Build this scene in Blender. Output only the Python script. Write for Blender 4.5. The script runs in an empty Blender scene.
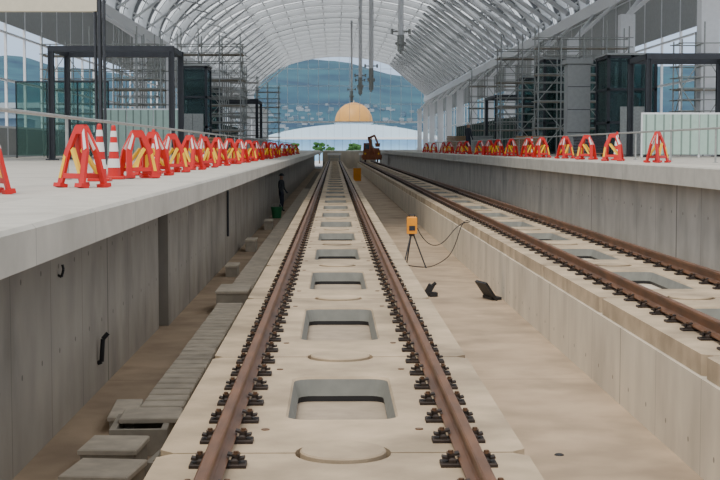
import bpy, math, random, bmesh
from mathutils import Vector, Matrix
from mathutils.geometry import tessellate_polygon
random.seed(7)
D = bpy.data
COL = bpy.context.scene.collection
pi = math.pi

# ------------------------------------------------------------------ materials
def new_mat(name):
    m = D.materials.new(name); m.use_nodes = True
    nt = m.node_tree; b = nt.nodes['Principled BSDF']
    return m, nt, b
def N(nt, t, **kw):
    n = nt.nodes.new(t)
    for k, v in kw.items(): setattr(n, k, v)
    return n
def math_(nt, op, a, b=None):
    n = N(nt, 'ShaderNodeMath', operation=op)
    for i, v in enumerate((a, b)):
        if v is None: continue
        if isinstance(v, (int, float)): n.inputs[i].default_value = v
        else: nt.links.new(v, n.inputs[i])
    return n.outputs[0]
def mixc(nt, f, a, b, mode='MIX'):
    n = N(nt, 'ShaderNodeMix', data_type='RGBA', blend_type=mode)
    if isinstance(f, (int, float)): n.inputs[0].default_value = f
    else: nt.links.new(f, n.inputs[0])
    for i, v in ((6, a), (7, b)):
        if isinstance(v, tuple): n.inputs[i].default_value = (*v, 1)
        else: nt.links.new(v, n.inputs[i])
    return n.outputs[2]
def ramp(nt, v, lo, hi):
    n = N(nt, 'ShaderNodeMapRange'); nt.links.new(v, n.inputs[0])
    n.inputs[1].default_value = lo; n.inputs[2].default_value = hi
    return n.outputs[0]
def mat(name, col, rough=0.7, metal=0.0, var=0.12, scale=6.0, bump=0.0, col2=None, stain=0.0, joints=None, holes=None, stretch=(1,1,1)):
    m, nt, b = new_mat(name)
    g = N(nt, 'ShaderNodeNewGeometry')
    mp = N(nt, 'ShaderNodeMapping'); nt.links.new(g.outputs['Position'], mp.inputs[0]); mp.inputs[3].default_value = stretch
    no = N(nt, 'ShaderNodeTexNoise'); no.inputs['Scale'].default_value = scale; no.inputs['Detail'].default_value = 6
    nt.links.new(mp.outputs[0], no.inputs['Vector'])
    dark = tuple(c * (1 - var) for c in col); lite = tuple(min(1, c * (1 + var)) for c in (col2 or col))
    c = mixc(nt, ramp(nt, no.outputs[0], .3, .7), dark, lite)
    if stain:
        n2 = N(nt, 'ShaderNodeTexNoise'); n2.inputs['Scale'].default_value = .9; n2.inputs['Detail'].default_value = 8
        nt.links.new(mp.outputs[0], n2.inputs['Vector'])
        f = ramp(nt, n2.outputs[0], .5, .72)
        c = mixc(nt, math_(nt, 'MULTIPLY', f, stain), c, tuple(k * .45 for k in col))
    if joints or holes:
        s = N(nt, 'ShaderNodeSeparateXYZ'); nt.links.new(g.outputs['Position'], s.inputs[0])
    if joints:
        for ax, per, w, dk in joints:
            fr = math_(nt, 'FRACT', math_(nt, 'DIVIDE', s.outputs[ax], per))
            f = math_(nt, 'LESS_THAN', fr, w / per)
            c = mixc(nt, math_(nt, 'MULTIPLY', f, dk), c, tuple(k * .35 for k in col))
    if holes:
        py, pz, r = holes
        a = math_(nt, 'MULTIPLY', math_(nt, 'SUBTRACT', math_(nt, 'FRACT', math_(nt, 'DIVIDE', s.outputs[1], py)), .5), py)
        q = math_(nt, 'MULTIPLY', math_(nt, 'SUBTRACT', math_(nt, 'FRACT', math_(nt, 'DIVIDE', s.outputs[2], pz)), .5), pz)
        d = math_(nt, 'ADD', math_(nt, 'MULTIPLY', a, a), math_(nt, 'MULTIPLY', q, q))
        c = mixc(nt, math_(nt, 'MULTIPLY', math_(nt, 'LESS_THAN', d, r * r), .7), c, tuple(k * .2 for k in col))
    nt.links.new(c, b.inputs['Base Color'])
    b.inputs['Roughness'].default_value = rough; b.inputs['Metallic'].default_value = metal
    if bump:
        bp = N(nt, 'ShaderNodeBump'); bp.inputs['Strength'].default_value = bump; bp.inputs['Distance'].default_value = .02
        n3 = N(nt, 'ShaderNodeTexNoise'); n3.inputs['Scale'].default_value = 40; nt.links.new(g.outputs['Position'], n3.inputs['Vector'])
        nt.links.new(n3.outputs[0], bp.inputs['Height']); nt.links.new(bp.outputs[0], b.inputs['Normal'])
    return m

M = {}
M['slab'] = mat('slab_concrete', (.46, .36, .242), .75, var=.22, scale=2.2, bump=.15, stain=.85)
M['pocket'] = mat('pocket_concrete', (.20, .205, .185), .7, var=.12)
M['base'] = mat('roadbed_concrete', (.37, .30, .22), .85, var=.12, stain=.4)
M['floor'] = mat('trench_floor_concrete', (.41, .31, .21), .85, var=.2, scale=1.2, stain=.6, bump=.1, joints=[(1, 6, .03, .5)])
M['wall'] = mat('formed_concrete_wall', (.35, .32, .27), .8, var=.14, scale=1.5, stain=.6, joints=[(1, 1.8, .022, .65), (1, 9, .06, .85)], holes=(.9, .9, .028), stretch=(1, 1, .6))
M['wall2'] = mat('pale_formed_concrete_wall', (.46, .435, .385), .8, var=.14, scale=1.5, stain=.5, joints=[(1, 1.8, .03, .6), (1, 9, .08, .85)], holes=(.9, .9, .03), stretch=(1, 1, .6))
M['upstand'] = mat('upstand_concrete', (.60, .53, .42), .8, var=.12, scale=1.5, stain=.5, joints=[(1, 1.8, .018, .6), (1, 5.4, .035, .75)], holes=(.9, .7, .026), stretch=(1, 1, .5))
M['deck'] = mat('platform_concrete', (.46, .44, .39), .65, var=.08, scale=2, stain=.35, joints=[(1, 4, .02, .6)])
M['coping'] = mat('platform_coping_concrete', (.50, .48, .42), .6, var=.08, scale=4, stain=.35, joints=[(1, 2, .015, .6)])
M['trough'] = mat('gap_shaded_trough_concrete', (.20, .175, .135), .85, var=.16, scale=5, stain=.3)  # kept dark to paint shade into the gaps between covers
M['boxc'] = mat('cable_box_concrete', (.40, .36, .29), .85, var=.16, scale=5, stain=.4)
M['lid'] = mat('lid_concrete', (.55, .49, .39), .85, var=.16, scale=5, stain=.4)
M['rail'] = mat('rusty_rail_steel', (.135, .060, .027), .48, .1, var=.4, scale=6, stretch=(1, .3, 1))
M['iron'] = mat('rust_tinted_black_iron', (.030, .020, .015), .6, .3, var=.5, scale=20)
M['bolt'] = mat('dull_bolt_steel', (.16, .09, .05), .5, .6, var=.3, scale=30)
M['white'] = mat('white_painted_steel', (.82, .83, .84), .45, var=.04)
M['grey'] = mat('grey_panel', (.36, .37, .36), .6, var=.08)
M['dark'] = mat('dark_painted_steel', (.028, .032, .04), .5, var=.2)
M['galv'] = mat('galvanised_steel', (.34, .35, .33), .45, .3, var=.15, scale=12)
M['plank'] = mat('scaffold_plank', (.28, .25, .20), .7, var=.2)
M['yellow'] = mat('yellow_reflective', (.88, .52, .015), .4, var=.05)
M['red'] = mat('red_plastic', (.58, .009, .005), .45, var=.08)
M['wplast'] = mat('white_reflective', (.80, .78, .75), .4, var=.04)
M['orange'] = mat('orange_casing', (.85, .32, .01), .5, var=.08)
M['mint'] = mat('pale_mint_panel', (.42, .58, .50), .5, var=.05, joints=[(0, .3, .06, .8), (1, .3, .06, .8)])
M['green'] = mat('green_plastic', (.03, .20, .08), .5)
M['dteal'] = mat('dark_teal_glass', (.025, .05, .055), .15, var=.2, scale=.7)
M['cream'] = mat('cream_beam', (.60, .55, .42), .6, var=.05)
M['wood'] = mat('stacked_timber', (.34, .22, .12), .8, var=.25, scale=8)
M['rust'] = mat('rust_brown_paint', (.30, .10, .04), .6, var=.25, scale=3)
M['black'] = mat('black_rubber_and_shade', (.012, .012, .014), .6)  # rubber, and also painted shade in the wall slot and slab pockets
M['gold'] = mat('golden_dome', (.66, .33, .08), .5, .0, var=.06, scale=.4)
M['hall'] = mat('pale_blue_white_roof', (.66, .85, 1.0), .5, var=.05, scale=.15, joints=[(0, 2.2, .2, .2)])
M['glasspane'] = mat('blue_facade', (.38, .68, 1.0), .3, var=.1, scale=.3, joints=[(0, 2.2, .25, .35)])
M['mountain'] = mat('hazed_wooded_mountain', (.010, .060, .130), .95, var=.25, scale=.014, col2=(.022, .095, .130))  # distance haze is mixed into the blue of the woods
M['ground'] = mat('outer_ground', (.55, .57, .60), .9, var=.1, scale=.05)
M['leaf'] = mat('tree_leaves', (.035, .12, .02), .8, var=.4, scale=2)
M['bark'] = mat('tree_bark', (.12, .08, .05), .9)
M['house1'] = mat('pale_house', (.34, .40, .45), .8); M['house2'] = mat('beige_house', (.22, .27, .31), .8); M['house3'] = mat('bluegrey_house', (.12, .19, .26), .8)
M['net'] = mat('dark_green_net', (.03, .07, .055), .9)
def glass_mat(name, tint, base, f):
    m, nt, b = new_mat(name); out = nt.nodes['Material Output']
    t = N(nt, 'ShaderNodeBsdfTransparent'); t.inputs[0].default_value = (*tint, 1)
    b.inputs['Base Color'].default_value = (*base, 1); b.inputs['Roughness'].default_value = .1
    mx = N(nt, 'ShaderNodeMixShader'); mx.inputs[0].default_value = f
    nt.links.new(b.outputs[0], mx.inputs[1]); nt.links.new(t.outputs[0], mx.inputs[2]); nt.links.new(mx.outputs[0], out.inputs[0]); return m
M['glass'] = glass_mat('green_tinted_glass', (.68, .84, .79), (.10, .18, .165), .72)
M['dglass'] = glass_mat('grey_green_tinted_glass', (.62, .73, .71), (.07, .11, .11), .74)
def roof_mat():
    m, nt, b = new_mat('panelled_translucent_roof')
    out = nt.nodes['Material Output']
    g = N(nt, 'ShaderNodeNewGeometry'); s = N(nt, 'ShaderNodeSeparateXYZ'); nt.links.new(g.outputs['Position'], s.inputs[0])
    fr = math_(nt, 'FRACT', math_(nt, 'DIVIDE', s.outputs[1], 8.0))
    f = math_(nt, 'LESS_THAN', fr, .22)
    c = mixc(nt, f, (.20, .215, .23), (.88, .93, .96))
    fr2 = math_(nt, 'FRACT', math_(nt, 'DIVIDE', s.outputs[1], 1.0))
    f2 = math_(nt, 'LESS_THAN', fr2, .3)
    c = mixc(nt, math_(nt, 'MULTIPLY', f2, .45), c, (.10, .11, .12))
    d = N(nt, 'ShaderNodeBsdfDiffuse'); t = N(nt, 'ShaderNodeBsdfTranslucent')
    nt.links.new(c, d.inputs[0]); nt.links.new(c, t.inputs[0])
    mx = N(nt, 'ShaderNodeMixShader')
    nt.links.new(math_(nt, 'ADD', math_(nt, 'MULTIPLY', f, .65), .2), mx.inputs[0])
    nt.links.new(d.outputs[0], mx.inputs[1]); nt.links.new(t.outputs[0], mx.inputs[2])
    nt.links.new(mx.outputs[0], out.inputs[0]); return m
M['roof'] = roof_mat()

# ------------------------------------------------------------------ builder
class B:
    def __init__(s): s.v = []; s.f = []; s.m = []
    def add(s, vs, fs, mi=0):
        o = len(s.v); s.v += [tuple(v) for v in vs]
        s.f += [tuple(i + o for i in f) for f in fs]; s.m += [mi] * len(fs); return s
    def box(s, c, d, mi=0, rz=0, taper=1.0, rx=0, ry=0):
        hx, hy, hz = d[0] / 2, d[1] / 2, d[2] / 2
        R = Matrix.Rotation(rz, 3, 'Z') @ Matrix.Rotation(ry, 3, 'Y') @ Matrix.Rotation(rx, 3, 'X')
        vs = []
        for z, t in ((-hz, 1), (hz, taper)):
            for x, y in ((-hx, -hy), (hx, -hy), (hx, hy), (-hx, hy)):
                vs.append(Vector(c) + R @ Vector((x * t, y * t, z)))
        return s.add(vs, [(3, 2, 1, 0), (4, 5, 6, 7), (0, 1, 5, 4), (1, 2, 6, 5), (2, 3, 7, 6), (3, 0, 4, 7)], mi)
    def cbox(s, c, d, ch=.02, mi=0):
        hx, hy, hz = d[0] / 2, d[1] / 2, d[2] / 2; vs = []
        for z, i in ((-hz, 0), (hz - ch, 0), (hz, ch)):
            for x, y in ((-hx + i, -hy + i), (hx - i, -hy + i), (hx - i, hy - i), (-hx + i, hy - i)):
                vs.append(Vector(c) + Vector((x, y, z)))
        fs = [(3, 2, 1, 0), (8, 9, 10, 11)]
        for k in (0, 4):
            for i in range(4):
                j = (i + 1) % 4; fs.append((k + i, k + j, k + 4 + j, k + 4 + i))
        return s.add(vs, fs, mi)
    def tube(s, a, b, r, n=8, mi=0, r2=None):
        a = Vector(a); b = Vector(b); d = (b - a)
        if d.length < 1e-6: return s
        q = d.to_track_quat('Z', 'Y'); r2 = r if r2 is None else r2; vs = []
        for p, rr in ((a, r), (b, r2)):
            for i in range(n):
                t = 2 * pi * i / n; vs.append(p + q @ Vector((math.cos(t) * rr, math.sin(t) * rr, 0)))
        fs = [(i, (i + 1) % n, n + (i + 1) % n, n + i) for i in range(n)]
        fs += [tuple(range(n - 1, -1, -1)), tuple(range(n, 2 * n))]
        return s.add(vs, fs, mi)
    def beam(s, a, b, w, h, mi=0):
        a = Vector(a); b = Vector(b); q = (b - a).to_track_quat('Y', 'Z'); vs = []
        for p in (a, b):
            for x, z in ((-w / 2, -h / 2), (w / 2, -h / 2), (w / 2, h / 2), (-w / 2, h / 2)): vs.append(p + q @ Vector((x, 0, z)))
        return s.add(vs, [(0, 1, 2, 3), (7, 6, 5, 4), (0, 4, 5, 1), (1, 5, 6, 2), (2, 6, 7, 3), (3, 7, 4, 0)], mi)
    def path(s, pts, r, n=8, mi=0):
        for a, b in zip(pts, pts[1:]): s.tube(a, b, r, n, mi)
        return s
    def prism_y(s, prof, y0, y1, mi=0):
        n = len(prof); vs = [(x, y0, z) for x, z in prof] + [(x, y1, z) for x, z in prof]
        fs = [(i, (i + 1) % n, n + (i + 1) % n, n + i) for i in range(n)]
        fs += [tuple(range(n)), tuple(range(2 * n - 1, n - 1, -1))]
        return s.add(vs, fs, mi)
    def plate(s, pts, t, mi=0):
        n = len(pts); vs = [(-t / 2, a, c) for a, c in pts] + [(t / 2, a, c) for a, c in pts]
        fs = [(i, (i + 1) % n, n + (i + 1) % n, n + i) for i in range(n)] + [tuple(range(n)), tuple(range(2 * n - 1, n - 1, -1))]
        return s.add(vs, fs, mi)
    def dome(s, c, r, h, nu=24, nv=8, mi=0, full=False):
        vs = []; lo = -pi / 2 if full else 0
        for j in range(nv + 1):
            t = lo + (pi / 2 - lo) * j / nv
            for i in range(nu):
                a = 2 * pi * i / nu; vs.append((c[0] + r * math.cos(t) * math.cos(a), c[1] + r * math.cos(t) * math.sin(a), c[2] + h * math.sin(t)))
        fs = []
        for j in range(nv):
            for i in range(nu):
                k = (i + 1) % nu; fs.append((j * nu + i, j * nu + k, (j + 1) * nu + k, (j + 1) * nu + i))
        return s.add(vs, fs, mi)
    def mesh(s, name, mats, smooth=False):
        me = D.meshes.new(name); me.from_pydata(s.v, [], s.f)
        for k in (mats if isinstance(mats, (list, tuple)) else [mats]): me.materials.append(M[k])
        for p, i in zip(me.polygons, s.m): p.material_index = i; p.use_smooth = smooth
        bm = bmesh.new(); bm.from_mesh(me); bmesh.ops.recalc_face_normals(bm, faces=bm.faces); bm.to_mesh(me); bm.free()
        me.update(); return me

def obj(name, me, loc=(0, 0, 0), rz=0, parent=None, label=None, cat=None, group=None, kind=None, rot=None, scale=None):
    o = D.objects.new(name, me); COL.objects.link(o)
    o.location = loc; o.rotation_euler = rot if rot else (0, 0, rz)
    if scale: o.scale = scale if not isinstance(scale, (int, float)) else (scale,) * 3
    if parent: o.parent = parent
    if label: o['label'] = label
    if cat: o['category'] = cat
    if group: o['group'] = group
    if kind: o['kind'] = kind
    return o
def rep(src, loc, rz=None, label=None):
    o = src.copy(); o.location = loc
    if rz is not None: o.rotation_euler = (0, 0, rz)
    if label: o['label'] = label
    COL.objects.link(o)
    def kids(a, b):
        for c in [k for k in a.children if k.parent == a]:
            d = c.copy(); d.parent = b; COL.objects.link(d); kids(c, d)
    kids(src, o)
    return o

# ------------------------------------------------------------------ camera & light
cam = D.cameras.new('camera'); co = D.objects.new('camera', cam); COL.objects.link(co)
cam.sensor_width = 36; cam.lens = 70; cam.clip_end = 8000
co.location = (0, 0, 1.7)
co.rotation_euler = (pi / 2 - math.atan(92 / 1400), 0, -math.atan(26 / 1400))
bpy.context.scene.camera = co
w = D.worlds.new('world'); bpy.context.scene.world = w; w.use_nodes = True
nt = w.node_tree; bg = nt.nodes['Background']
tc = N(nt, 'ShaderNodeTexCoord'); sp = N(nt, 'ShaderNodeSeparateXYZ'); nt.links.new(tc.outputs['Generated'], sp.inputs[0])
c = mixc(nt, ramp(nt, sp.outputs[2], 0.03, .35), (.52, .70, .95), (.95, .95, .98))
nt.links.new(c, bg.inputs[0]); bg.inputs[1].default_value = 1.3
sun = D.lights.new('sun', 'SUN'); so = D.objects.new('sun', sun); COL.objects.link(so)
sun.energy = 2.2; sun.angle = math.radians(22); sun.color = (1, .94, .83); so.rotation_euler = (math.radians(28), math.radians(-16), 0)

# ------------------------------------------------------------------ setting
TC = .055; RC = 4.54
Y0, YE, YF = -4, 205, 266
FZ = -1.3
WN, WF, YS = -2.92, -2.80, 23.6     # near wall face, far wall face, step position
obj('floor', B().box((1, (Y0 + YE) / 2, FZ - .15), (34, YE - Y0, .3)).mesh('floor', 'floor'), kind='structure')
obj('ground', B().box((0, 1500, -1.85), (8000, 5000, .2)).mesh('ground', 'ground'), label='flat pale ground around the station', cat='ground')
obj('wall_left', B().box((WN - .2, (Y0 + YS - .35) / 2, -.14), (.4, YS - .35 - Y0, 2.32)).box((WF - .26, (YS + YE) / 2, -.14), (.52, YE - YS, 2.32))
    .box((WN - .35, YS - .17, -.14), (.1, .36, 2.32), 1).mesh('wall_left', ['wall', 'black']), kind='structure')  # black backing stands in for shade inside the wall slot
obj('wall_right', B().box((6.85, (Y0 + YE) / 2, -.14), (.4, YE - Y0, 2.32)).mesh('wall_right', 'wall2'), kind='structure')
obj('wall_end', B().box((2.0, YE + .2, -.05), (7.2, .4, 2.6)).mesh('wall_end', 'upstand'), kind='structure')
def platform(x0, x1, zt, th, edge, nm):
    s = 1 if edge == x1 else -1
    ex = edge - s * .9
    a, b2 = (x0, ex) if s > 0 else (ex, x1)
    p = obj('platform', B().box(((a + b2) / 2, (Y0 + YF) / 2, zt - th / 2), (b2 - a, YF - Y0, th)).mesh('deck', 'deck'),
            label=nm, cat='platform')
    b = B(); e = edge; c = .025
    if s > 0: prof = [(ex, zt - th), (e, zt - th), (e, zt - c), (e - c, zt), (ex, zt)]
    else: prof = [(ex, zt - th), (ex, zt), (e + c, zt), (e, zt - c), (e, zt - th)]
    b.prism_y(prof, Y0, YE)
    obj('coping', b.mesh('coping', 'coping'), parent=p)
platform(-15.3, -1.7, 1.27, .24, -1.7, 'pale concrete station platform with overhanging edge slab')
platform(6.2, 17.3, 1.378, .35, 6.2, 'pale concrete station platform beyond the second track')
obj('end_concourse', B().box((2.25, (YE + YF) / 2 + .2, -.05), (7.85, YF - YE - .4, 2.6)).mesh('end_concourse', 'deck'), label='pale concrete concourse slab behind the end of the tracks', cat='platform')

for xc, lb in ((TC, 'raised concrete roadbed under the track slabs'), (RC, 'raised concrete roadbed with pale formed side wall')):
    hw = 1.19
    obj('roadbed', B().box((xc, (Y0 + YE) / 2 - .03, (FZ - .402) / 2), (2 * hw, YE - Y0 - .06, abs(FZ) - .402)).mesh('roadbed', 'upstand' if xc > 1 else 'base'), label=lb, cat='track bed')

def slab_mesh(L, o0, o1):
    hw = 1.15; g = .015; ch = .09; R = .30
    outer = []
    outer += [(-hw, g + ch), (-hw + ch, g)]
    outer += [(-R * math.cos(t), g + R * math.sin(t)) for t in [pi * i / 14 for i in range(15)]]
    outer += [(hw - ch, g), (hw, g + ch), (hw, L - g - ch), (hw - ch, L - g)]
    outer += [(R * math.cos(t), L - g - R * math.sin(t)) for t in [pi * i / 14 for i in range(15)]]
    outer += [(-hw + ch, L - g), (-hw, L - g - ch)]
    def rrect(w, y0, y1, r):
        p = []
        for cx, cy, a0 in ((w - r, y1 - r, 0), (-w + r, y1 - r, pi / 2), (-w + r, y0 + r, pi), (w - r, y0 + r, 1.5 * pi)):
            for i in range(6):
                a = a0 + pi / 2 * i / 5; p.append((cx + r * math.cos(a), cy + r * math.sin(a)))
        return p
    inner = rrect(.40, o0, o1, .15); inner2 = rrect(.385, o0 + .015, o1 - .015, .14); inner3 = rrect(.35, o0 + .06, o1 - .05, .12)
    b = B(); no = len(outer); ni = len(inner)
    tris = tessellate_polygon([[Vector((x, y, 0)) for x, y in outer], [Vector((x, y, 0)) for x, y in inner]])
    b.add([(x, y, 0) for x, y in outer + inner], [tuple(t) for t in tris], 0)
    b.add([(x, y, 0) for x, y in outer] + [(x, y, -.2) for x, y in outer], [(i, (i + 1) % no, no + (i + 1) % no, no + i) for i in range(no)], 0)
    b.add([(x, y, 0) for x, y in inner] + [(x, y, -.02) for x, y in inner2], [(i, (i + 1) % ni, ni + (i + 1) % ni, ni + i) for i in range(ni)], 0)
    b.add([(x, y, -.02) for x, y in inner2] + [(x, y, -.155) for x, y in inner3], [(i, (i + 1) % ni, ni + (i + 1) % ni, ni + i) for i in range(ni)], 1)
    b.add([(x, y, -.155) for x, y in inner3] + [(x * 1.02, y, -.199) for x, y in inner3], [(i, (i + 1) % ni, ni + (i + 1) % ni, ni + i) for i in range(ni)], 2)  # black ring paints the shade low in the pocket
    return b.mesh('track_slab', ['slab', 'pocket', 'black'])
SL = 4.98
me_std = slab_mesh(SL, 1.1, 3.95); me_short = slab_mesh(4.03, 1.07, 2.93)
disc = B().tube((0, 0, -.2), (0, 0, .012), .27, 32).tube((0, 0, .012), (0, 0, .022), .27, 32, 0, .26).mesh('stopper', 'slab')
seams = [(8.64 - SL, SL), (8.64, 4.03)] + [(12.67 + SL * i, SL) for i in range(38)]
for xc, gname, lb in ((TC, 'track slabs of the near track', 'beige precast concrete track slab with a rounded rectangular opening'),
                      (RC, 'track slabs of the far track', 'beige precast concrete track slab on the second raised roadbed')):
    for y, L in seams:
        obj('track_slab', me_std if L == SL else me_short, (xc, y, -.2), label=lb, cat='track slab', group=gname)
        obj('slab_stopper', disc, (xc, y, -.2), label='round flush concrete stopper between two track slabs', cat='concrete stopper', group='round slab stoppers')

def rail_mesh():
    prof = [(-.0635, -.16), (.0635, -.16), (.0635, -.148), (.02, -.133), (.0085, -.12), (.0085, -.045), (.0325, -.034), (.0325, -.008), (.024, 0),
            (-.024, 0), (-.0325, -.008), (-.0325, -.034), (-.0085, -.045), (-.0085, -.12), (-.02, -.133), (-.0635, -.148)]
    b = B(); b.prism_y(prof, 0, YE - 5 + 2); return b.mesh('steel_rail', 'rail')
rm = rail_mesh(); rxs = [TC - .75, TC + .75, RC - .75, RC + .75]
for x in rxs:
    obj('steel_rail', rm, (x, -2, 0), label='rust-brown steel rail fastened along the concrete slabs', cat='rail', group='running rails')
def fast_parts():
    b = B()
    b.cbox((0, 0, .012), (.34, .14, .024), .006)
    for s in (-1, 1):
        b.cbox((s * .10, 0, .038), (.045, .12, .035), .012)
    c = B()
    c.box((.093, 0, .068), (.075, .07, .013), 0, ry=.25)
    c.box((.123, 0, .062), (.013, .07, .033)); c.box((.14, 0, .05), (.04, .07, .013), 0, ry=-.2)
    bo = B(); bo.tube((.108, 0, .05), (.108, 0, .092), .016, 6); bo.tube((.108, 0, .072), (.108, 0, .079), .026, 12)
    return b, c, bo
fb, fc, fbo = fast_parts()
mb = fb.mesh('base_plate', 'iron'); mc = fc.mesh('rail_clip', 'iron'); mbo = fbo.mesh('bolt', 'bolt')
allm = B(); allm.add(fb.v, fb.f, 0)
for s in (1, -1):
    for src, mi in ((fc, 0), (fbo, 1)):
        allm.add([(x * s, y * s, z) for x, y, z in src.v], src.f, mi)
mall = allm.mesh('rail_fastener', ['iron', 'bolt'])
proto = obj('rail_fastener', mb, (rxs[0], 5, -.2), label='black iron rail fastener with spring clips and bolts', cat='rail fastener', group='rail fasteners')
for r in (0, pi):
    cl = obj('rail_clip', mc, rz=r, parent=proto); obj('bolt', mbo, parent=cl)
ys = []
for y, L in seams:
    n = 7 if L == SL else 6
    for i in range(n): ys.append(y + L * (i + .5) / n)
pts = [(x, y) for x in rxs for y in ys if y < YE - 8 and not (x > 2 and y < 12) and y > 4.5]
pts.sort(key=lambda p: p[1] + (6 if p[0] > 2 else 0))
for i, (x, y) in enumerate(pts[:300]):
    if i == 0: proto.location = (x, y, -.2); continue
    if y < 26 and x < 2: rep(proto, (x, y, -.2))
    else: obj('rail_fastener', mall, (x, y, -.2), label='black iron rail fastener with spring clips and bolts', cat='rail fastener', group='rail fasteners')
rest = B()
for x, y in pts[300:]:
    rest.box((x, y, -.182), (.34, .14, .03)); rest.box((x - .11, y, -.13), (.07, .08, .06)); rest.box((x + .11, y, -.13), (.07, .08, .06))
obj('rail_fastener', rest.mesh('rail_fasteners_rest', 'iron'), label='long run of black iron rail fasteners along the rails', cat='rail fastener', group='rail fasteners', kind='stuff')
sock = B().tube((0, 0, 0), (0, 0, .006), .028, 12).mesh('lifting_socket', 'bolt')
for y, L in seams[:8]:
    for x in (-.52, .52):
        for t in (.18, .82):
            obj('lifting_socket', sock, (TC + x, y + L * t, -.2), label='small round steel lifting socket in the track slab', cat='socket', group='slab lifting sockets')

# ------------------------------------------------------------------ left trench
obj('cable_trough', B().box((-1.86, 91.2, FZ + .09), (.40, 153.8, .18)).mesh('cable_trough', 'trough'), label='long concrete cable trough on the trench floor', cat='cable trough')
lid = B().cbox((0, 0, .025), (.46, .29, .05), .012).mesh('trough_cover', 'lid')
y = 14.75
while y < 96:
    if not (25.2 < y < 26.8):
        obj('trough_cover', lid, (-1.86 + random.uniform(-.006, .006), y, FZ + .18), rz=random.uniform(-.012, .012), label='concrete cover plate lying on the cable trough', cat='trough cover', group='cable trough covers')
    y += .375
def handhole(x, y, w, l, h, rz=0, op=False):
    b = B(); t = .06
    for s in (-1, 1):
        b.box((s * (w / 2 - t / 2), 0, h / 2), (t, l, h)); b.box((0, s * (l / 2 - t / 2), h / 2), (w - 2 * t, t, h))
    b.box((0, 0, .02), (w - 2 * t, l - 2 * t, .04))
    o = obj('cable_box', b.mesh('cable_box', 'boxc'), (x, y, FZ), rz, label='concrete cable box with a loose shifted lid' if op else 'square concrete cable box with a flat lid', cat='cable box', group='concrete cable boxes')
    d = (.08 if op else 0)
    obj('lid', B().cbox((d, .0, h + .025), (w + .04, l * .62 if op else l + .04, .05), .012).mesh('lid', 'lid'), (0, l * .2 if op else 0, 0), parent=o)
handhole(-1.93, 13.95, .56, .85, .26, .04, True)
handhole(-2.06, 13.0, .50, .62, .20, -.06)
handhole(-2.02, 12.15, .56, .66, .16, -.12)
handhole(-1.58, 13.0, .20, .8, .14, -.12, True)
handhole(-2.28, 15.2, .26, 1.0, .12, .06)
handhole(-1.86, 26.0, .56, 1.3, .36, 0)
handhole(-2.40, 33, .26, .9, .22, 0)
for yy, l in ((41, 1.1), (52, 1.1)):
    handhole(-2.42, yy, .28, l, .3, 0)
for i, (x, y, l) in enumerate(((-1.36, 14.2, 1.2), (-1.36, 15.7, 1.6), (-1.36, 17.5, 1.8))):
    obj('edge_plank', B().cbox((0, 0, .03), (.2, l, .06), .01).mesh('edge_plank', 'lid'), (x, y, FZ), label='flat concrete strip lying beside the roadbed', cat='concrete strip', group='concrete strips in the trench')
o = obj('downpipe', B().tube((0, 0, 1.0), (0, 0, -.6), .03, 10).mesh('downpipe', 'dark'), (WF + .035, 36.5, 0), label='dark drain pipe running down the platform wall', cat='pipe')
obj('pipe_bracket', B().box((0, 0, .6), (.07, .09, .04)).mesh('pipe_bracket', 'galv'), parent=o)
o = obj('bucket', B().tube((0, 0, 0), (0, 0, .45), .18, 16, 0, .24).tube((0, 0, .45), (0, 0, .48), .26, 16).mesh('bucket', 'green'), (-2.46, 60, FZ), label='green plastic bucket standing at the foot of the wall', cat='bucket')
obj('handle', B().path([(-.24, 0, .46), (-.15, 0, .62), (.15, 0, .62), (.24, 0, .46)], .012, 6).mesh('handle', 'galv'), parent=o)
obj('hose', B().path([(0, 0, -.2), (.05, 0, -.18), (.06, 0, -.02), (.07, 0, .1), (.13, .02, .17)], .028, 8).mesh('hose', 'black'), (WN, 17.2, -.75), label='short black hose bending out of the concrete wall', cat='hose', group='wall hoses')
obj('hose', B().path([(0, 0, -.06), (.04, 0, -.08), (.06, 0, .0), (.05, 0, .05)], .014, 8).mesh('hose', 'black'), (WN, 14.8, .42), label='small black hook-shaped hose end on the concrete wall', cat='hose', group='wall hoses')

# ------------------------------------------------------------------ middle trench objects
def tripod_light():
    r = obj('tripod_signal_box', None, (1.95, 35, FZ), label='yellow-orange metal box on a dark three-legged stand', cat='tripod stand')
    b = B(); b.tube((0, 0, .80), (0, 0, .86), .07, 12)
    obj('mount', b.mesh('mount', 'dark'), parent=r)
    for i in range(3):
        a = pi / 2 + .35 + i * 2 * pi / 3; R = .36
        l = B(); l.tube((.04 * math.cos(a), .04 * math.sin(a), .84), (R * math.cos(a), R * math.sin(a), 0.0), .018, 8)
        l.tube((R * math.cos(a), R * math.sin(a), 0), (R * math.cos(a), R * math.sin(a), .03), .025, 8)
        obj('leg', l.mesh('leg', 'dark'), parent=r)
    bx = obj('box', B().cbox((0, 0, 1.07), (.25, .22, .42), .02).mesh('box', 'orange'), parent=r)
    obj('handle', B().path([(-.07, 0, 1.27), (-.07, 0, 1.33), (.07, 0, 1.33), (.07, 0, 1.27)], .012, 6).mesh('handle', 'dark'), parent=bx)
    obj('panel', B().box((0, -.114, 1.0), (.15, .01, .12)).mesh('panel', 'dark'), parent=bx)
tripod_light()
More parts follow.
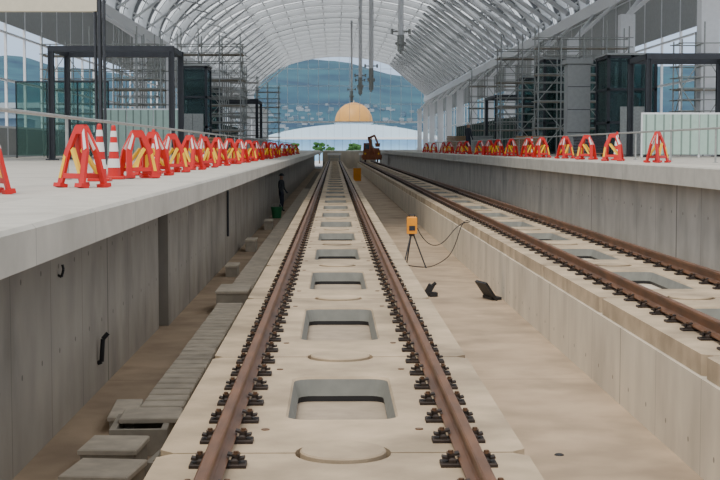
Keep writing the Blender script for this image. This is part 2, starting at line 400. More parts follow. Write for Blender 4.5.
def curve(name, pts, r, m, **kw):
    cu = D.curves.new(name, 'CURVE'); cu.dimensions = '3D'; cu.bevel_depth = r; cu.bevel_resolution = 2
    s = cu.splines.new('NURBS'); s.points.add(len(pts) - 1); s.use_endpoint_u = True; s.order_u = 4
    for p, q in zip(s.points, pts): p.co = (*q, 1)
    cu.materials.append(M[m])
    t = D.objects.new('tmp', cu); COL.objects.link(t)
    bpy.context.view_layer.update()
    me = D.meshes.new_from_object(t.evaluated_get(bpy.context.evaluated_depsgraph_get())); D.objects.remove(t)
    return obj(name, me, **kw)
curve('cable', [(2.08, 34.9, -.3), (2.3, 35, -.75), (2.7, 35, -.8), (3.0, 35.2, -.35), (3.3, 35.3, -.15), (3.42, 35.4, -.185), (3.5, 36, -.188)], .011, 'black', label='thin black cable looping from the orange box to the roadbed', cat='cable', group='loose cables')
curve('cable', [(1.9, 35.5, -1.285), (2.3, 34.6, -1.285), (2.6, 35.6, -1.285), (3.0, 35.9, -1.1), (3.2, 36, -.6), (3.33, 36.2, -.16), (3.5, 36.4, -.188)], .011, 'black', label='thin black cable lying in a loop on the trench floor', cat='cable', group='loose cables')
o = obj('equipment_case', B().cbox((0, 0, .6), (.7, .5, 1.2), .04).mesh('equipment_case', 'orange'), (2.12, 128, FZ), label='tall orange equipment case standing in the trench', cat='case')
obj('lid', B().box((0, 0, 1.22), (.75, .55, .07)).mesh('lid', 'cream'), parent=o)
obj('cable_connector', B().box((0, 0, .13), (.13, .12, .24), ry=.5).tube((.05, 0, .2), (.14, 0, .28), .035, 8).box((.08, -.02, .05), (.16, .2, .08), rz=.4).mesh('cable_connector', 'black'), (1.92, 28.2, FZ), -.2, label='small black connector lying on the trench floor', cat='connector')
obj('rubber_mat', B().box((0, 0, .17), (.05, .6, .42), ry=-.6).box((.14, .05, .025), (.22, .5, .05)).mesh('rubber_mat', 'black'), (3.02, 27.6, FZ + .01), .25, label='folded black rubber mat leaning near the upstand wall', cat='mat')
obj('pebble', B().dome((0, 0, 0), .05, .02, 10, 3).mesh('pebble', 'black'), (2.2, 13.5, FZ), label='tiny dark lump lying on the trench floor', cat='debris')

# ------------------------------------------------------------------ barriers
def barrier(x, y, z, rz, lb):
    r = obj('safety_barrier', None, (x, y, z), rz, label=lb, cat='barrier', group='red safety barriers')
    T = .034
    b = B()
    for s in (-1, 1):
        b.plate([(s * .24, 0.03), (s * .155, .03), (s * .125, .37), (s * .205, .40)], T)
        b.plate([(s * .205, .40), (s * .125, .37), (s * .045, .59), (s * .085, .68)], T)
        b.box((0, s * .195, .022), (.10, .13, .044))
    b.plate([(-.085, .68), (-.045, .59), (.045, .59), (.085, .68)], T)
    b.plate([(-.16, .10), (.16, .10), (.155, .155), (-.155, .155)], T)
    a = b.mesh('panel', 'red')
    my = [B().plate([(.228, .10), (.182, .10), (.158, .33), (.20, .36)], T + .012).mesh('reflective_strip', 'yellow'),
          B().plate([(-.15, .155), (-.105, .155), (.095, .41), (.06, .44)], T + .004).mesh('reflective_strip', 'yellow')]
    mw = B().plate([(-.19, .43), (-.15, .41), (-.075, .60), (-.09, .645)], T + .012).mesh('reflective_band', 'wplast')
    for sg in (1, -1):
        p = obj('panel', a, (sg * .15, 0, 0), rot=(0, -sg * .21, 0), parent=r)
        for k in my: obj('reflective_strip', k, parent=p)
        obj('reflective_band', mw, parent=p)
    obj('hinge', B().box((0, 0, .66), (.05, .14, .04)).mesh('hinge', 'red'), parent=r)
    return r
LB = 'red plastic A-frame safety barrier with yellow and white stripes'
bz = 1.273
ysl = [15.3, 19.9, 21.9, 24.6, 27.6, 30.6, 33.8, 37.2, 41, 45.2, 50, 55.5, 61, 67, 74, 82, 91, 101]
first = barrier(-2.74, ysl[0], bz, .8, LB)
for i, y in enumerate(ysl[1:]): rep(first, (-2.78 + random.uniform(-.06, .06), y, bz), random.uniform(.7, 1.2) * (1 if i % 2 else -1))
rep(first, (-3.25, 13.2, bz), .5)
ysr = [30.5, 34.6, 38.6, 42.5, 46.5, 50.5, 54.5, 59, 63.5, 68, 73, 78, 84, 90, 97, 105]
for i, y in enumerate(ysr): rep(first, (7.0 + random.uniform(-.1, .1), y, 1.381), random.choice((-1, 1)) * random.uniform(.7, 1.2))
cone = obj('traffic_cone', B().cbox((0, 0, .02), (.28, .28, .04), .01).tube((0, 0, .04), (0, 0, .72), .095, 16, 0, .03).tube((0, 0, .72), (0, 0, .74), .03, 16, 0, .02).mesh('traffic_cone', 'red', False), (-3.03, 18.2, bz),
           label='slim red and white banded traffic cone on the platform', cat='traffic cone', group='traffic cones')
cr_ = lambda z: .095 - .065 * (z - .04) / .68 + .003
for z0, z1 in ((.16, .28), (.38, .50), (.58, .66)):
    obj('white_band', B().tube((0, 0, z0), (0, 0, z1), cr_(z0), 16, 0, cr_(z1)).mesh('white_band', 'wplast'), parent=cone)
for px_, py_ in ((-3.02, 19.3), (-3.0, 23.4), (-3.05, 32.3)): rep(cone, (px_, py_, bz))
rep(cone, (7.35, 36.3, 1.381)); rep(cone, (7.35, 52, 1.381))

def railing(x, z, y0, y1, h, lb):
    r = obj('guard_railing', None, (x, y0, z), label=lb, cat='railing', group='pipe guard railings')
    n = int((y1 - y0) / 4)
    obj('top_rail', B().tube((0, 0, h), (0, y1 - y0, h), .024, 8).mesh('top_rail', 'galv'), parent=r)
    pm = B().tube((0, 0, 0), (0, 0, h), .022, 8).tube((0, 0, 0), (0, 0, .012), .06, 10).mesh('post', 'galv')
    for i in range(n + 1): obj('post', pm, (0, i * 4, 0), parent=r)
railing(-3.6, 1.275, 11, 123, .84, 'thin grey pipe railing behind the red barriers')
railing(8.2, 1.383, 26, 122, .74, 'thin grey pipe railing on the far platform')

# ------------------------------------------------------------------ roof
CX, A, ZS, RI = 1.0, 16.3, 10.9, 8.1
YR0 = 42
def arc(t, off=0): return (CX - (A + off) * math.cos(t), ZS + (RI + off) * math.sin(t))
ns = 40; vs = []; fs = []
for yy in (YR0 - 2, YF + 4):
    for i in range(ns + 1):
        x, z = arc(pi * i / ns, .55); vs.append((x, yy, z))
for i in range(ns): fs.append((i, i + 1, ns + 2 + i, ns + 1 + i))
obj('ceiling', B().add(vs, fs).mesh('ceiling', 'roof', True), kind='structure')
def rib_mesh(w, d0, d1, n=36, name='roof_rib'):
    vs = []; fs = []
    for i in range(n + 1):
        t = pi * i / n; a = arc(t, d0); b = arc(t, d1)
        vs += [(a[0], -w / 2, a[1]), (a[0], w / 2, a[1]), (b[0], w / 2, b[1]), (b[0], -w / 2, b[1])]
    for i in range(n):
        for k in range(4): fs.append((i * 4 + k, i * 4 + (k + 1) % 4, i * 4 + 4 + (k + 1) % 4, i * 4 + 4 + k))
    fs += [(0, 1, 2, 3), (n * 4, n * 4 + 1, n * 4 + 2, n * 4 + 3)]
    return B().add(vs, fs).mesh(name, 'white')
r1 = rib_mesh(.4, -.15, .5)
y = YR0
while y <= YF:
    obj('roof_rib', r1, (0, y, 0), label='deep white curved steel roof rib spanning the station', cat='roof rib', group='main roof ribs')
    y += 8
for i in range(1, 22):
    t = pi * i / 22; x, z = arc(t, .3)
    obj('roof_purlin', B().tube((0, YR0, 0), (0, YF, 0), .075, 8).mesh('roof_purlin', 'white'), (x, 0, z), label='long white steel tube running along the roof', cat='roof purlin', group='roof purlins')
def brace_mesh(side, r, ln):
    t0, t1 = .02 * pi, .30 * pi
    if side: t0, t1 = pi - t0, pi - t1
    p, q = arc(t0, -.3), arc(t1, -.1)
    b = B().tube((p[0], 0, p[1]), (q[0], ln, q[1]), r, 8)
    m_ = ((p[0] + q[0]) / 2, ln / 2, (p[1] + q[1]) / 2); e = arc(t0 + (t1 - t0) * .5, .2)
    b.tube(m_, (e[0], ln / 2 + 1, e[1]), r * .6, 6)
    return b.mesh('roof_brace', 'white')
for sd in (0, 1):
    bm_ = brace_mesh(sd, .19 if sd else .10, 7.0); y = YR0
    while y + 8 <= YF:
        obj('roof_brace', bm_, (0, y, 0), label='straight white diagonal steel strut rising from the eaves', cat='roof bracing', group='roof bracings')
        y += 4 if sd else 8
for x in (CX - A, CX + A):
    obj('eaves_beam', B().box((x, (YR0 + YF) / 2, ZS - .1), (.6, YF - YR0, .8)).mesh('eaves_beam', 'white'), label='long white steel eaves beam carrying the roof ribs', cat='beam', group='eaves beams')
def make_col(x, y, zb, s):
    o = obj('roof_column', B().box((0, 0, (8.6 - zb) / 2), (.75, .75, 8.6 - zb)).box((0, 0, .15), (1.05, 1.05, .3)).mesh('roof_column', 'white'), (x, y, zb + .003), label='thick white steel roof column standing on the platform', cat='column', group='white roof columns')
    ex = (CX + s * A) - x
    for dy in (-3.8, 3.8):
        obj('strut', B().tube((0, 0, 8.5 - zb), (ex, dy, ZS - zb - .3), .12, 8).mesh('strut', 'white'), parent=o)
for i in range(14):
    yy = 57 + 16 * i
    if yy > 262: break
    make_col(15.2, yy, 1.378, 1)
    if yy > 80: make_col(-12.2, yy, 1.27, -1)

def window(x, z0, name):
    b = B()
    y = YR0
    while y <= YF:
        b.box((x, y, (z0 + ZS - .5) / 2), (.12, .12, ZS - .5 - z0)); y += 4
    for z in (z0 + .05, z0 + 1.4, z0 + 3.6, z0 + 5.8, ZS - .6): b.box((x, (YR0 + YF) / 2, z), (.1, YF - YR0, .1))
    b.box((x, (YR0 + YF) / 2, z0 + .7), (.06, YF - YR0, 1.3), 1)
    b.box((x, (YR0 + YF) / 2, ZS - 1.9), (.06, YF - YR0, 3.0), 1)
    obj(name, b.mesh(name, ['white', 'grey']), kind='structure')
window(CX - A, 1.27, 'window_1'); window(CX + A, 1.378, 'window_2')
b = B()
for i in range(-8, 9):
    x = CX + i * 1.95; z = ZS + RI * math.sqrt(max(0, 1 - ((x - CX) / A) ** 2))
    b.box((x, YF, (6.6 + z) / 2), (.06, .12, z - 6.6))
for z in (6.6, 10.0, 13.4, 16.6):
    hw = A if z < ZS else A * math.sqrt(1 - ((z - ZS) / RI) ** 2)
    b.box((CX, YF, z), (2 * hw, .12, .3 if z == 6.6 else .06))
obj('window_3', b.mesh('window_3', 'white'), kind='structure')

def hanger(x, y, zb, dev, r=.13):
    zt = arc(math.acos((CX - x) / A), -.15)[1]
    o = obj('hanging_tube', B().tube((0, 0, 0), (0, 0, zt - zb), r, 10).mesh('hanging_tube', 'white'), (x, y, zb), label='white tube hanging from the roof with an end fitting', cat='overhead line support', group='hanging roof tubes')
    obj('end_fitting', B().tube((0, 0, -dev), (0, 0, 0), .2, 12).tube((0, 0, -dev * .6), (0, 0, -dev * .45), .32, 12).tube((0, 0, -dev - .15), (0, 0, -dev), .09, 10).mesh('end_fitting', 'galv'), parent=o)
    obj('bracket_arm', B().tube((-.5, 0, .2), (.5, 0, .2), .05, 8).tube((-.5, 0, .05), (-.5, 0, .35), .08, 8).tube((.5, 0, .05), (.5, 0, .35), .08, 8).mesh('bracket_arm', 'galv'), parent=o)
hanger(3.8, 80, 8.1, .9, .16); hanger(3.1, 117, 8.3, 1.8, .2); hanger(2.6, 138, 8.6, 1.6, .18); hanger(3.0, 160, 9.2, 1.4); hanger(2.4, 190, 9.4, 1.4)

# ------------------------------------------------------------------ platform structures
def portal(x0, x1, y, zb, ztop, w_=.2, d=6):
    o = obj('steel_portal_frame', None, (x0, y, zb), label='dark grey steel portal frame standing on the platform', cat='steel frame', group='dark portal frames')
    h = ztop - zb; W = x1 - x0
    for x in (0, W):
        for yy in (0, d):
            b = B(); b.box((x, yy, h / 2), (w_, .06, h)); b.box((x - w_ / 2 + .02, yy, h / 2), (.04, w_, h)); b.box((x + w_ / 2 - .02, yy, h / 2), (.04, w_, h)); b.box((x, yy, .02), (w_ + .2, w_ + .2, .04))
            obj('post', b.mesh('post', 'dark'), parent=o)
    for yy in (0, d): obj('beam', B().box((W / 2, yy, h - .1), (W + w_, .18, .2)).mesh('beam', 'dark'), parent=o)
    for x in (0, W): obj('beam', B().box((x, d / 2, h - .1), (.14, d, .18)).mesh('beam', 'dark'), parent=o)
portal(-10.0, -5.75, 50, 1.275, 5.3, d=3); portal(-10, -5.75, 105, 1.275, 5.35)
portal(11.0, 14.3, 49, 1.383, 5.0, d=3); portal(11.0, 14.3, 95, 1.383, 5.3)
o = obj('steel_post', B().box((0, 0, 2.1), (.07, .26, 4.2)).box((-.11, 0, 2.1), (.04, .26, 4.2)).box((.11, 0, 2.1), (.04, .26, 4.2)).mesh('steel_post', 'dark'), (-5.95, 36, 1.275), label='black steel post carrying a pale cream beam', cat='post')
obj('beam', B().box((-2.05, 0, 4.05), (4.0, .3, .34)).mesh('beam', 'cream'), parent=o)
obj('post', B().box((-4.0, 0, 1.94), (.26, .26, 3.88)).mesh('post', 'dark'), parent=o)

def scaffold(x, y, z, nx, ny, nl, bx=1.2, by=1.8, lh=1.7, lb='grey tubular scaffold tower with plank decks'):
    o = obj('scaffold_tower', None, (x, y, z + .005), label=lb, cat='scaffold', group='scaffold towers')
    b = B()
    for i in range(nx + 1):
        for j in range(ny + 1): b.tube((i * bx, j * by, 0), (i * bx, j * by, nl * lh + random.choice((.6, 1.0, 1.3))), .034, 6)
    for l in range(1, nl + 1):
        for e in (0, .45) if l == nl else (0, .45, .9):
            zz = l * lh + e
            for j in range(ny + 1): b.tube((-.15, j * by, zz), (nx * bx + .2, j * by, zz), .026, 6)
            for i in range(nx + 1): b.tube((i * bx, 0, zz), (i * bx, ny * by, zz), .026, 6)
    for l in range(nl):
        for i in range(nx):
            s = (i + l) % 2
            b.tube(((i + s) * bx, 0, l * lh), ((i + 1 - s) * bx, 0, (l + 1) * lh), .022, 6)
        for j in range(ny):
            s = (j + l) % 2
            for xx in (0, nx * bx): b.tube((xx, (j + s) * by, l * lh), (xx, (j + 1 - s) * by, (l + 1) * lh), .022, 6)
    obj('frame', b.mesh('frame', 'galv'), parent=o)
    for l in range(1, nl + 1):
        obj('deck', B().box((nx * bx / 2, by / 2, l * lh - .05), (nx * bx + .2, by - .6, .05)).mesh('deck', 'plank'), parent=o)
    return o
scaffold(-8.2, 74, 1.27, 3, 1, 4, 1.1, 1.8, 1.35)
scaffold(-9.4, 90, 1.27, 3, 2, 3, 1.2, 1.8, 1.6)
scaffold(-13.6, 66, 1.27, 5, 1, 3, 1.1, lh=1.6)
scaffold(-12.6, 82, 1.27, 2, 2, 4, 1.1, lh=1.5)
scaffold(9.9, 68, 1.378, 4, 1, 4, 1.1, 1.2, 1.3)
scaffold(10.6, 108, 1.378, 3, 1, 3, 1.2, 1.8, 1.7)
scaffold(-9.4, 128, 1.27, 2, 1, 4, 1.2, 1.8, 1.6)
scaffold(9.4, 79, 1.378, 4, 1, 4, 1.2, 1.8, 1.35)
scaffold(-8.3, 150, 1.27, 2, 1, 4, 1.2, 1.8, 1.6)
scaffold(13.9, 56, 1.378, 2, 1, 3, .9, 1.4, 1.35)

def shaft(x, y, z, w_, d, h, lb, gm='glass', cols=1):
    o = obj('elevator_shaft', None, (x, y, z), label=lb, cat='elevator shaft', group='glazed elevator shafts')
    b = B()
    for k in range(cols + 1):
        for sy in (-1, 1): b.box(((k / cols - .5) * (w_ - .12), sy * (d / 2 - .06), h / 2), (.12, .12, h))
    for zz in (.08, h * .33, h * .66, h - .08):
        b.box((0, -d / 2 + .05, zz), (w_, .1, .1)); b.box((0, d / 2 - .05, zz), (w_, .1, .1)); b.box((-w_ / 2 + .05, 0, zz), (.1, d, .1)); b.box((w_ / 2 - .05, 0, zz), (.1, d, .1))
    obj('frame', b.mesh('frame', 'dark'), parent=o)
    for sx in (-1, 1): obj('glazing', B().box((sx * (w_ / 2 - .05), 0, h / 2), (.02, d - .2, h - .1)).mesh('glazing', gm), parent=o)
    for sy in (-1, 1): obj('glazing', B().box((0, sy * (d / 2 - .05), h / 2), (w_ - .2, .02, h - .1)).mesh('glazing', gm), parent=o)
    obj('lift_car', B().box((0, .1, 1.3), (w_ * .45, d * .4, 2.3)).box((0, .1, 2.52), (w_ * .4, d * .3, .15)).mesh('lift_car', 'galv'), parent=o)
    obj('guide_rail', B().box((-w_ * .38, .2, h / 2), (.08, .08, h - .1)).mesh('guide_rail', 'galv'), parent=o)
    obj('guide_rail', B().box((w_ * .38, .2, h / 2), (.08, .08, h - .1)).mesh('guide_rail', 'galv'), parent=o)
    obj('roof_panel', B().box((0, 0, h + .04), (w_ + .1, d + .1, .08)).mesh('roof_panel', 'grey'), parent=o)
    for sx in (-.26, .26): obj('door', B().box((sx, -d / 2 - .02, 1.05), (.5, .04, 2.0)).mesh('door', 'galv'), parent=o)
shaft(-6.7, 68, 1.275, 1.4, 2.4, 4.3, 'glazed elevator shaft with a dark frame beside scaffolding', 'dglass')
shaft(12.5, 60, 1.383, 2.1, 2.6, 4.2, 'green-tinted glazed elevator shaft on the far platform', 'dglass', 2)
shaft(-9.0, 98, 1.275, 2.2, 3, 4.6, 'glazed elevator shaft with a dark frame further along', 'dglass')
shaft(12.4, 72.5, 1.383, 3.6, 3, 4.8, 'wide dark glass enclosure wrapped in scaffolding', 'dglass', 4)
shaft(12.6, 87, 1.383, 2.2, 3, 4.6, 'glazed elevator shaft beside the white columns', 'dglass')
o = obj('concrete_pier', B().cbox((0, 0, 2.0), (1.0, 1.0, 4.0), .05).box((0, 0, 4.1), (1.2, 1.2, .2)).mesh('concrete_pier', 'grey'), (10.75, 62, 1.383), label='pale grey panelled pier beside the elevator shaft', cat='pier')
for zz in (1.0, 2.0, 3.0): obj('panel_joint', B().box((0, -.505, zz), (1.0, .012, .03)).mesh('panel_joint', 'dark'), parent=o)
def fence(x0, x1, y, z, h, lb, m='mint', pw=.9, pmat='white'):
    o = obj('panel_fence', None, (x0, y, z + .005), label=lb, cat='fence', group='platform panel fences')
    n = max(2, int((x1 - x0) / pw)); W = (x1 - x0) / n
    for i in range(n): obj('panel', B().box((W * (i + .5), 0, h / 2 + .05), (W - .04, .05, h - .1)).mesh('panel', m), parent=o)
    for i in range(n + 1): obj('post', B().box((W * i, .04, h / 2), (.06, .06, h)).mesh('post', pmat), parent=o)
    obj('top_rail', B().box(((x1 - x0) / 2, .04, h + .03), (x1 - x0 + .06, .06, .06)).mesh('top_rail', pmat), parent=o)
fence(-9.4, -6.2, 56.7, 1.27, 1.95, 'pale mint slatted panel fence on the platform')
fence(10.4, 13.3, 47.2, 1.378, 1.45, 'pale mint slatted panel fence on the far platform')
fence(-13.5, -9.6, 60, 1.27, 3.2, 'green-tinted glass screen near the side windows', 'glass', 1.3, 'dark')
def netwall(x, y0, y1, z, h, s, lb):
    b = B().box((0, (y1 - y0) / 2, h / 2), (.06, y1 - y0, h))
    o = obj('site_screen', b.mesh('site_screen', 'net'), (x, y0, z + .005), label=lb, cat='screen', group='dark site screens')
    yy = 0; pm = B().tube((s * .08, 0, 0), (s * .08, 0, h + .1), .03, 6).mesh('post', 'galv')
    while yy <= y1 - y0: obj('post', pm, (0, yy, 0), parent=o); yy += 2.5
netwall(-11.3, 112, 165, 1.27, 2.8, 1, 'dark green site screen with grey posts along the platform')
netwall(14.45, 99.5, 165, 1.378, 2.8, -1, 'dark green site screen with grey posts on the far platform')
def stack(x, y, z, w_, d, n, m, lb, rz=0):
    o = obj('material_stack', None, (x, y, z + .004), rz, label=lb, cat='building materials', group='stacked building materials')
    obj('pallet', B().box((0, 0, .11), (w_, d, .03)).box((-w_ / 2 + .06, 0, .05), (.1, d, .1)).box((0, 0, .05), (.1, d, .1)).box((w_ / 2 - .06, 0, .05), (.1, d, .1)).mesh('pallet', 'wood'), parent=o)
    for i in range(n): obj('board', B().box((random.uniform(-.03, .03), random.uniform(-.03, .03), .16 + i * .11), (w_ - .1, d - .1, .09)).mesh('board', m), parent=o)
for x, y, z, w_, d, n, m, lb in ((-5.2, 58, 1.27, 1.3, 1.6, 7, 'wood', 'stack of timber boards on a pallet'), (-6.9, 62, 1.27, 1.4, 1.4, 9, 'grey', 'stack of grey panels on a pallet'),
        (-7.4, 84, 1.27, 1.5, 2, 10, 'dark', 'stack of dark panels on a pallet'), (-5.3, 96, 1.27, 1.3, 2, 9, 'grey', 'stack of grey panels on a pallet'),
        (9.0, 64, 1.378, 1.1, 1.6, 7, 'wood', 'stack of timber boards on a pallet'), (9.4, 90, 1.378, 1.4, 2, 9, 'grey', 'stack of grey panels on a pallet'),
        (9.7, 53, 1.378, 1.2, 1.2, 6, 'dark', 'stack of dark panels on a pallet'), (9.2, 104, 1.378, 1.5, 2, 10, 'wood', 'stack of timber boards on a pallet')):
    stack(x, y, z, w_, d, n, m, lb, random.uniform(-.2, .2))

# ------------------------------------------------------------------ rail vehicle
def vehicle(x, y):
    o = obj('rail_maintenance_vehicle', None, (x, y, 0.005), label='rust-brown rail maintenance vehicle with a raised crane arm', cat='rail vehicle')
    ch = B().box((0, 0, .65), (2.4, 5, .35)); ch.box((0, -2.6, .6), (2.3, .2, .6)); ch.tube((-.7, -2.8, .65), (-.7, -2.65, .65), .16, 12).tube((.7, -2.8, .65), (.7, -2.65, .65), .16, 12)
    obj('chassis', ch.mesh('chassis', 'rust'), parent=o)
    for sx in (-.75, .75):
        for sy in (-1.6, 1.6): obj('wheel', B().tube((sx - .06, sy, .42), (sx + .06, sy, .42), .42, 20).tube((sx - .1, sy, .42), (sx + .1, sy, .42), .12, 12).mesh('wheel', 'iron'), parent=o)
    cab = obj('cab', B().box((-.4, 1.0, 1.55), (1.2, 1.8, 1.5), taper=.85).box((.6, .9, 1.25), (.9, 2, .9), taper=.85).box((.7, -1.2, 1.1), (.7, .8, .6)).box((-.7, -1.2, 1.0), (.6, .8, .4)).mesh('cab', 'rust'), parent=o)
    obj('windscreen', B().box((-.4, .14, 1.85), (.7, .05, .55)).mesh('windscreen', 'dteal'), parent=cab)
    cr = B().tube((.0, -.9, .8), (.0, -.9, 1.9), .28, 12).beam((.0, -.9, 1.8), (-.3, -.5, 2.9), .25, .3).beam((-.3, -.5, 2.9), (.35, -1.2, 3.2), .2, .22).beam((.35, -1.2, 3.2), (.7, -1.7, 2.3), .16, .18).tube((-.3, -.65, 2.9), (-.3, -.35, 2.9), .18, 10)
    obj('crane_arm', cr.mesh('crane_arm', 'rust'), parent=o)
    obj('hydraulic_ram', B().tube((.1, -1.15, 1.7), (.0, -.9, 2.9), .06, 8).mesh('hydraulic_ram', 'galv'), parent=o)
    obj('bucket', B().box((.7, -1.7, 2.05), (.5, .5, .45), taper=1.25).mesh('bucket', 'rust'), parent=o)
    for sx in (-.8, .8): obj('headlight', B().tube((sx, -2.55, 1.02), (sx, -2.45, 1.02), .12, 12).mesh('headlight', 'yellow'), parent=o)
vehicle(RC, 170)
for xc in (TC, RC):
    o = obj('buffer_stop', B().beam((-.75, 0, -.2), (-.75, 0, .9), .2, .2).beam((.75, 0, -.2), (.75, 0, .9), .2, .2).beam((-.75, 1.4, -.2), (-.75, 0, .8), .15, .15).beam((.75, 1.4, -.2), (.75, 0, .8), .15, .15).beam((-.75, 0, .4), (.75, 0, .4), .12, .12).mesh('buffer_stop', 'grey'), (xc, 200.5, 0), label='grey steel buffer stop at the track end', cat='buffer stop', group='buffer stops')
    obj('buffer_beam', B().box((0, -.15, .85), (2.0, .2, .35)).mesh('buffer_beam', 'wplast'), parent=o)

# ------------------------------------------------------------------ people
def person(x, y, z, rz, lb, arm, top, hel):
    J = [(0, 0, .92), (0, 0, 1.15), (0, .01, 1.38), (0, 0, 1.5), (0, -.01, 1.62), (0, -.01, 1.70),
         (.19, 0, 1.40), (.25, -.02, 1.12), (.24, -.16 - arm, .92 + arm * .8), (.235, -.22 - arm * 1.3, .86 + arm),
         (-.19, 0, 1.40), (-.25, 0, 1.12), (-.25, -.1, .88), (-.25, -.13, .79),
         (.1, 0, .86), (.11, -.02, .48), (.12, .02, .08), (.13, -.12, .04),
         (-.1, 0, .86), (-.12, -.05, .48), (-.13, .06, .08), (-.14, -.08, .04)]
    E = [(0, 1), (1, 2), (2, 3), (3, 4), (4, 5), (2, 6), (6, 7), (7, 8), (8, 9), (2, 10), (10, 11), (11, 12), (12, 13), (0, 14), (14, 15), (15, 16), (16, 17), (0, 18), (18, 19), (19, 20), (20, 21)]
    Rr = [.145, .14, .15, .06, .095, .085, .075, .05, .036, .04, .075, .05, .036, .04, .095, .065, .045, .05, .095, .065, .045, .05]
    me = D.meshes.new('person'); bm = bmesh.new(); sl = bm.verts.layers.skin.verify()
    bv = []
    for i, p in enumerate(J):
        v = bm.verts.new(p); v[sl].radius = (Rr[i], Rr[i] * (.72 if i in (0, 1, 2) else 1)); v[sl].use_root = (i == 0); bv.append(v)
    for a, c in E: bm.edges.new((bv[a], bv[c]))
    bm.to_mesh(me); bm.free()
    m, nt, b = new_mat('worker_clothes')
    t = N(nt, 'ShaderNodeTexCoord'); s = N(nt, 'ShaderNodeSeparateXYZ'); nt.links.new(t.outputs['Object'], s.inputs[0])
    c = mixc(nt, math_(nt, 'GREATER_THAN', s.outputs[2], .95), (.025, .03, .05), top)
    c = mixc(nt, math_(nt, 'GREATER_THAN', s.outputs[2], 1.5), c, (.42, .24, .16)); c = mixc(nt, math_(nt, 'LESS_THAN', s.outputs[2], .1), c, (.02, .02, .02))
    nt.links.new(c, b.inputs['Base Color']); b.inputs['Roughness'].default_value = .8
    me.materials.append(m)
    o = obj('person', me, (x, y, z), rz, label=lb, cat='person')
    o.modifiers.new('skin', 'SKIN')
    ss = o.modifiers.new('sub', 'SUBSURF'); ss.levels = 2; ss.render_levels = 2
    bpy.context.view_layer.update()
    me2 = D.meshes.new_from_object(o.evaluated_get(bpy.context.evaluated_depsgraph_get()))
    o.modifiers.clear(); o.data = me2
    if not me2.materials: me2.materials.append(m)
    obj('helmet', B().dome((0, -.01, 1.69), .125, .12, 20, 6).tube((0, -.03, 1.685), (0, -.03, 1.695), .15, 20).mesh('helmet', hel, True), parent=o)
person(7.95, 83, 1.39, 2.2, 'worker in dark clothing and white helmet standing on the platform', .1, (.03, .035, .05), 'wplast')
person(-7.3, 80, 1.28, .6, 'worker in grey-blue clothing and white helmet on the platform', 0, (.10, .13, .2), 'wplast')
person(-2.48, 66, FZ + .01, 1.2, 'worker in black clothing standing in the trench by the wall', 0, (.03, .035, .04), 'dark')

# ------------------------------------------------------------------ outside
def hh(x, y):
    R = 122 + 36 * math.exp(-((x + 75) / 130) ** 2) + 30 * math.exp(-((x - 420) / 200) ** 2) + 5 * math.sin(x / 47 + 1) + 3 * math.sin(x / 23) + 30 * math.exp(-((x + 600) / 250) ** 2)
    t = max(0, min(1, (y - 1000) / 1500)); t = t * t * (3 - 2 * t)
    return R * t + 5 * math.sin(x / 55 + y / 80) * t - 2
vs = []; nx, ny = 200, 24
for j in range(ny + 1):
    for i in range(nx + 1):
        x = -2400 + 4800 * i / nx; yy = 900 + 1700 * j / ny; vs.append((x, yy, hh(x, yy)))
fs = [(j * (nx + 1) + i, j * (nx + 1) + i + 1, (j + 1) * (nx + 1) + i + 1, (j + 1) * (nx + 1) + i) for j in range(ny) for i in range(nx)]
obj('mountain', B().add(vs, fs).mesh('mountain', 'mountain', True), label='hazy blue-green wooded mountain behind the town', cat='mountain')
hm = []
for k in ('house1', 'house2', 'house3'):
    hm.append(B().box((0, 0, .45), (1, 1, .9)).box((0, 0, .95), (1.08, 1.08, .1), taper=.7).mesh('town_building', [k]))
for i in range(250):
    yy = 1080 + 500 * random.random() ** 1.3; x = random.uniform(-.055, .075) * yy + 4; s = random.uniform(3, 6)
    obj('town_building', hm[i % 3], (x, yy, hh(x, yy) - .3), random.uniform(-.4, .4), label='small pale town building on the hillside', cat='building', group='hillside town buildings', scale=(s, s * .8, s * random.uniform(.35, .5) + .8))
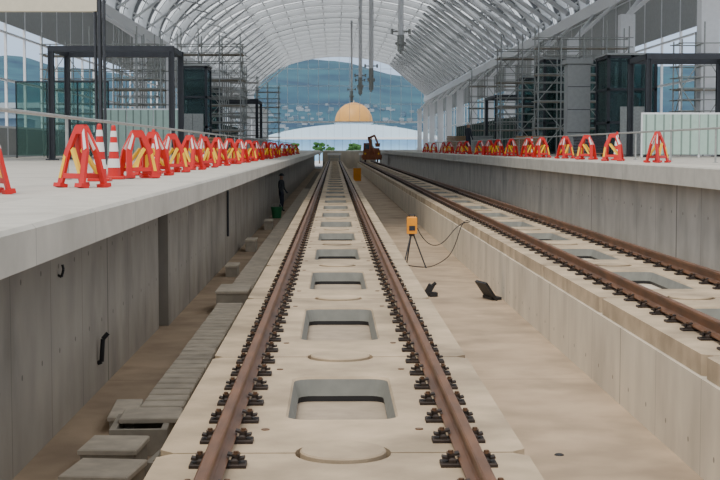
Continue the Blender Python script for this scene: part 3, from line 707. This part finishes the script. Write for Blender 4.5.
for i in range(30):
    sd = -1 if i % 2 else 1
    yy = 110 + i * 24; x = sd * (46 + random.uniform(0, 50) + i * 2); s = random.uniform(16, 28)
    obj('town_building', hm[i % 3], (x, yy, -1.75), random.uniform(-.2, .2), label='pale town building beside the station', cat='building', group='buildings beside the station', scale=(s, s, random.uniform(9, 22)))
b = B(); n = 32; prof = []
for i in range(n + 1):
    t = i / n; prof.append((-24 + 48 * t, 4.6 + 3.6 * math.sin(pi * t) ** .8))
prof += [(24, 4.0), (-24, 4.0)]
b.prism_y(prof, 0, 20)
o = obj('exhibition_hall', b.mesh('roof', 'hall'), (5.0, 380, 0), label='low wide building with a curved bluish-white roof', cat='building')
obj('facade', B().box((0, 10, 1.15), (46, 18, 5.8)).mesh('facade', 'glasspane'), parent=o)
obj('fascia', B().box((0, -.1, 4.3), (48.5, .3, .5)).mesh('fascia', 'white'), parent=o)
o = obj('domed_building', B().tube((0, 0, -1.75), (0, 0, 9.2), 5.3, 32).tube((0, 0, 9.1), (0, 0, 9.5), 5.9, 32).mesh('drum', 'hall'), (6, 425, 0), label='round pale building topped by a golden dome', cat='building')
dm = obj('dome', B().dome((0, 0, 9.5), 5.7, 5.9, 48, 16).mesh('dome', 'gold', True), parent=o)
obj('finial', B().tube((0, 0, 15.3), (0, 0, 16.0), .15, 8).mesh('finial', 'cream'), parent=dm)
def tree(x, y, s):
    o = obj('tree', B().tube((0, 0, 0), (0, 0, 2.2), .16, 8, 0, .1).tube((0, 0, 1.6), (.6, .2, 2.8), .07, 6).tube((0, 0, 1.6), (-.5, .2, 2.9), .07, 6).mesh('trunk', 'bark'), (x, y, -1.75), label='small green tree outside the station end', cat='tree', group='trees outside the station', scale=s)
    b = B(); 
    for k in range(26):
        a = random.uniform(0, 6.3); r = random.uniform(.2, 1.2); zz = random.uniform(2.3, 4.3); rr = random.uniform(.25, .55)
        b.dome((r * math.cos(a), r * math.sin(a), zz), rr, rr * .8, 7, 5, 0, True)
    obj('foliage', b.mesh('foliage', 'leaf'), parent=o)
for x, y, s in ((-3.2, 310, 1.05), (-1.2, 320, .95), (3.6, 300, 1.0), (5.2, 330, 1.0), (-9, 320, 1.0)): tree(x, y, s)
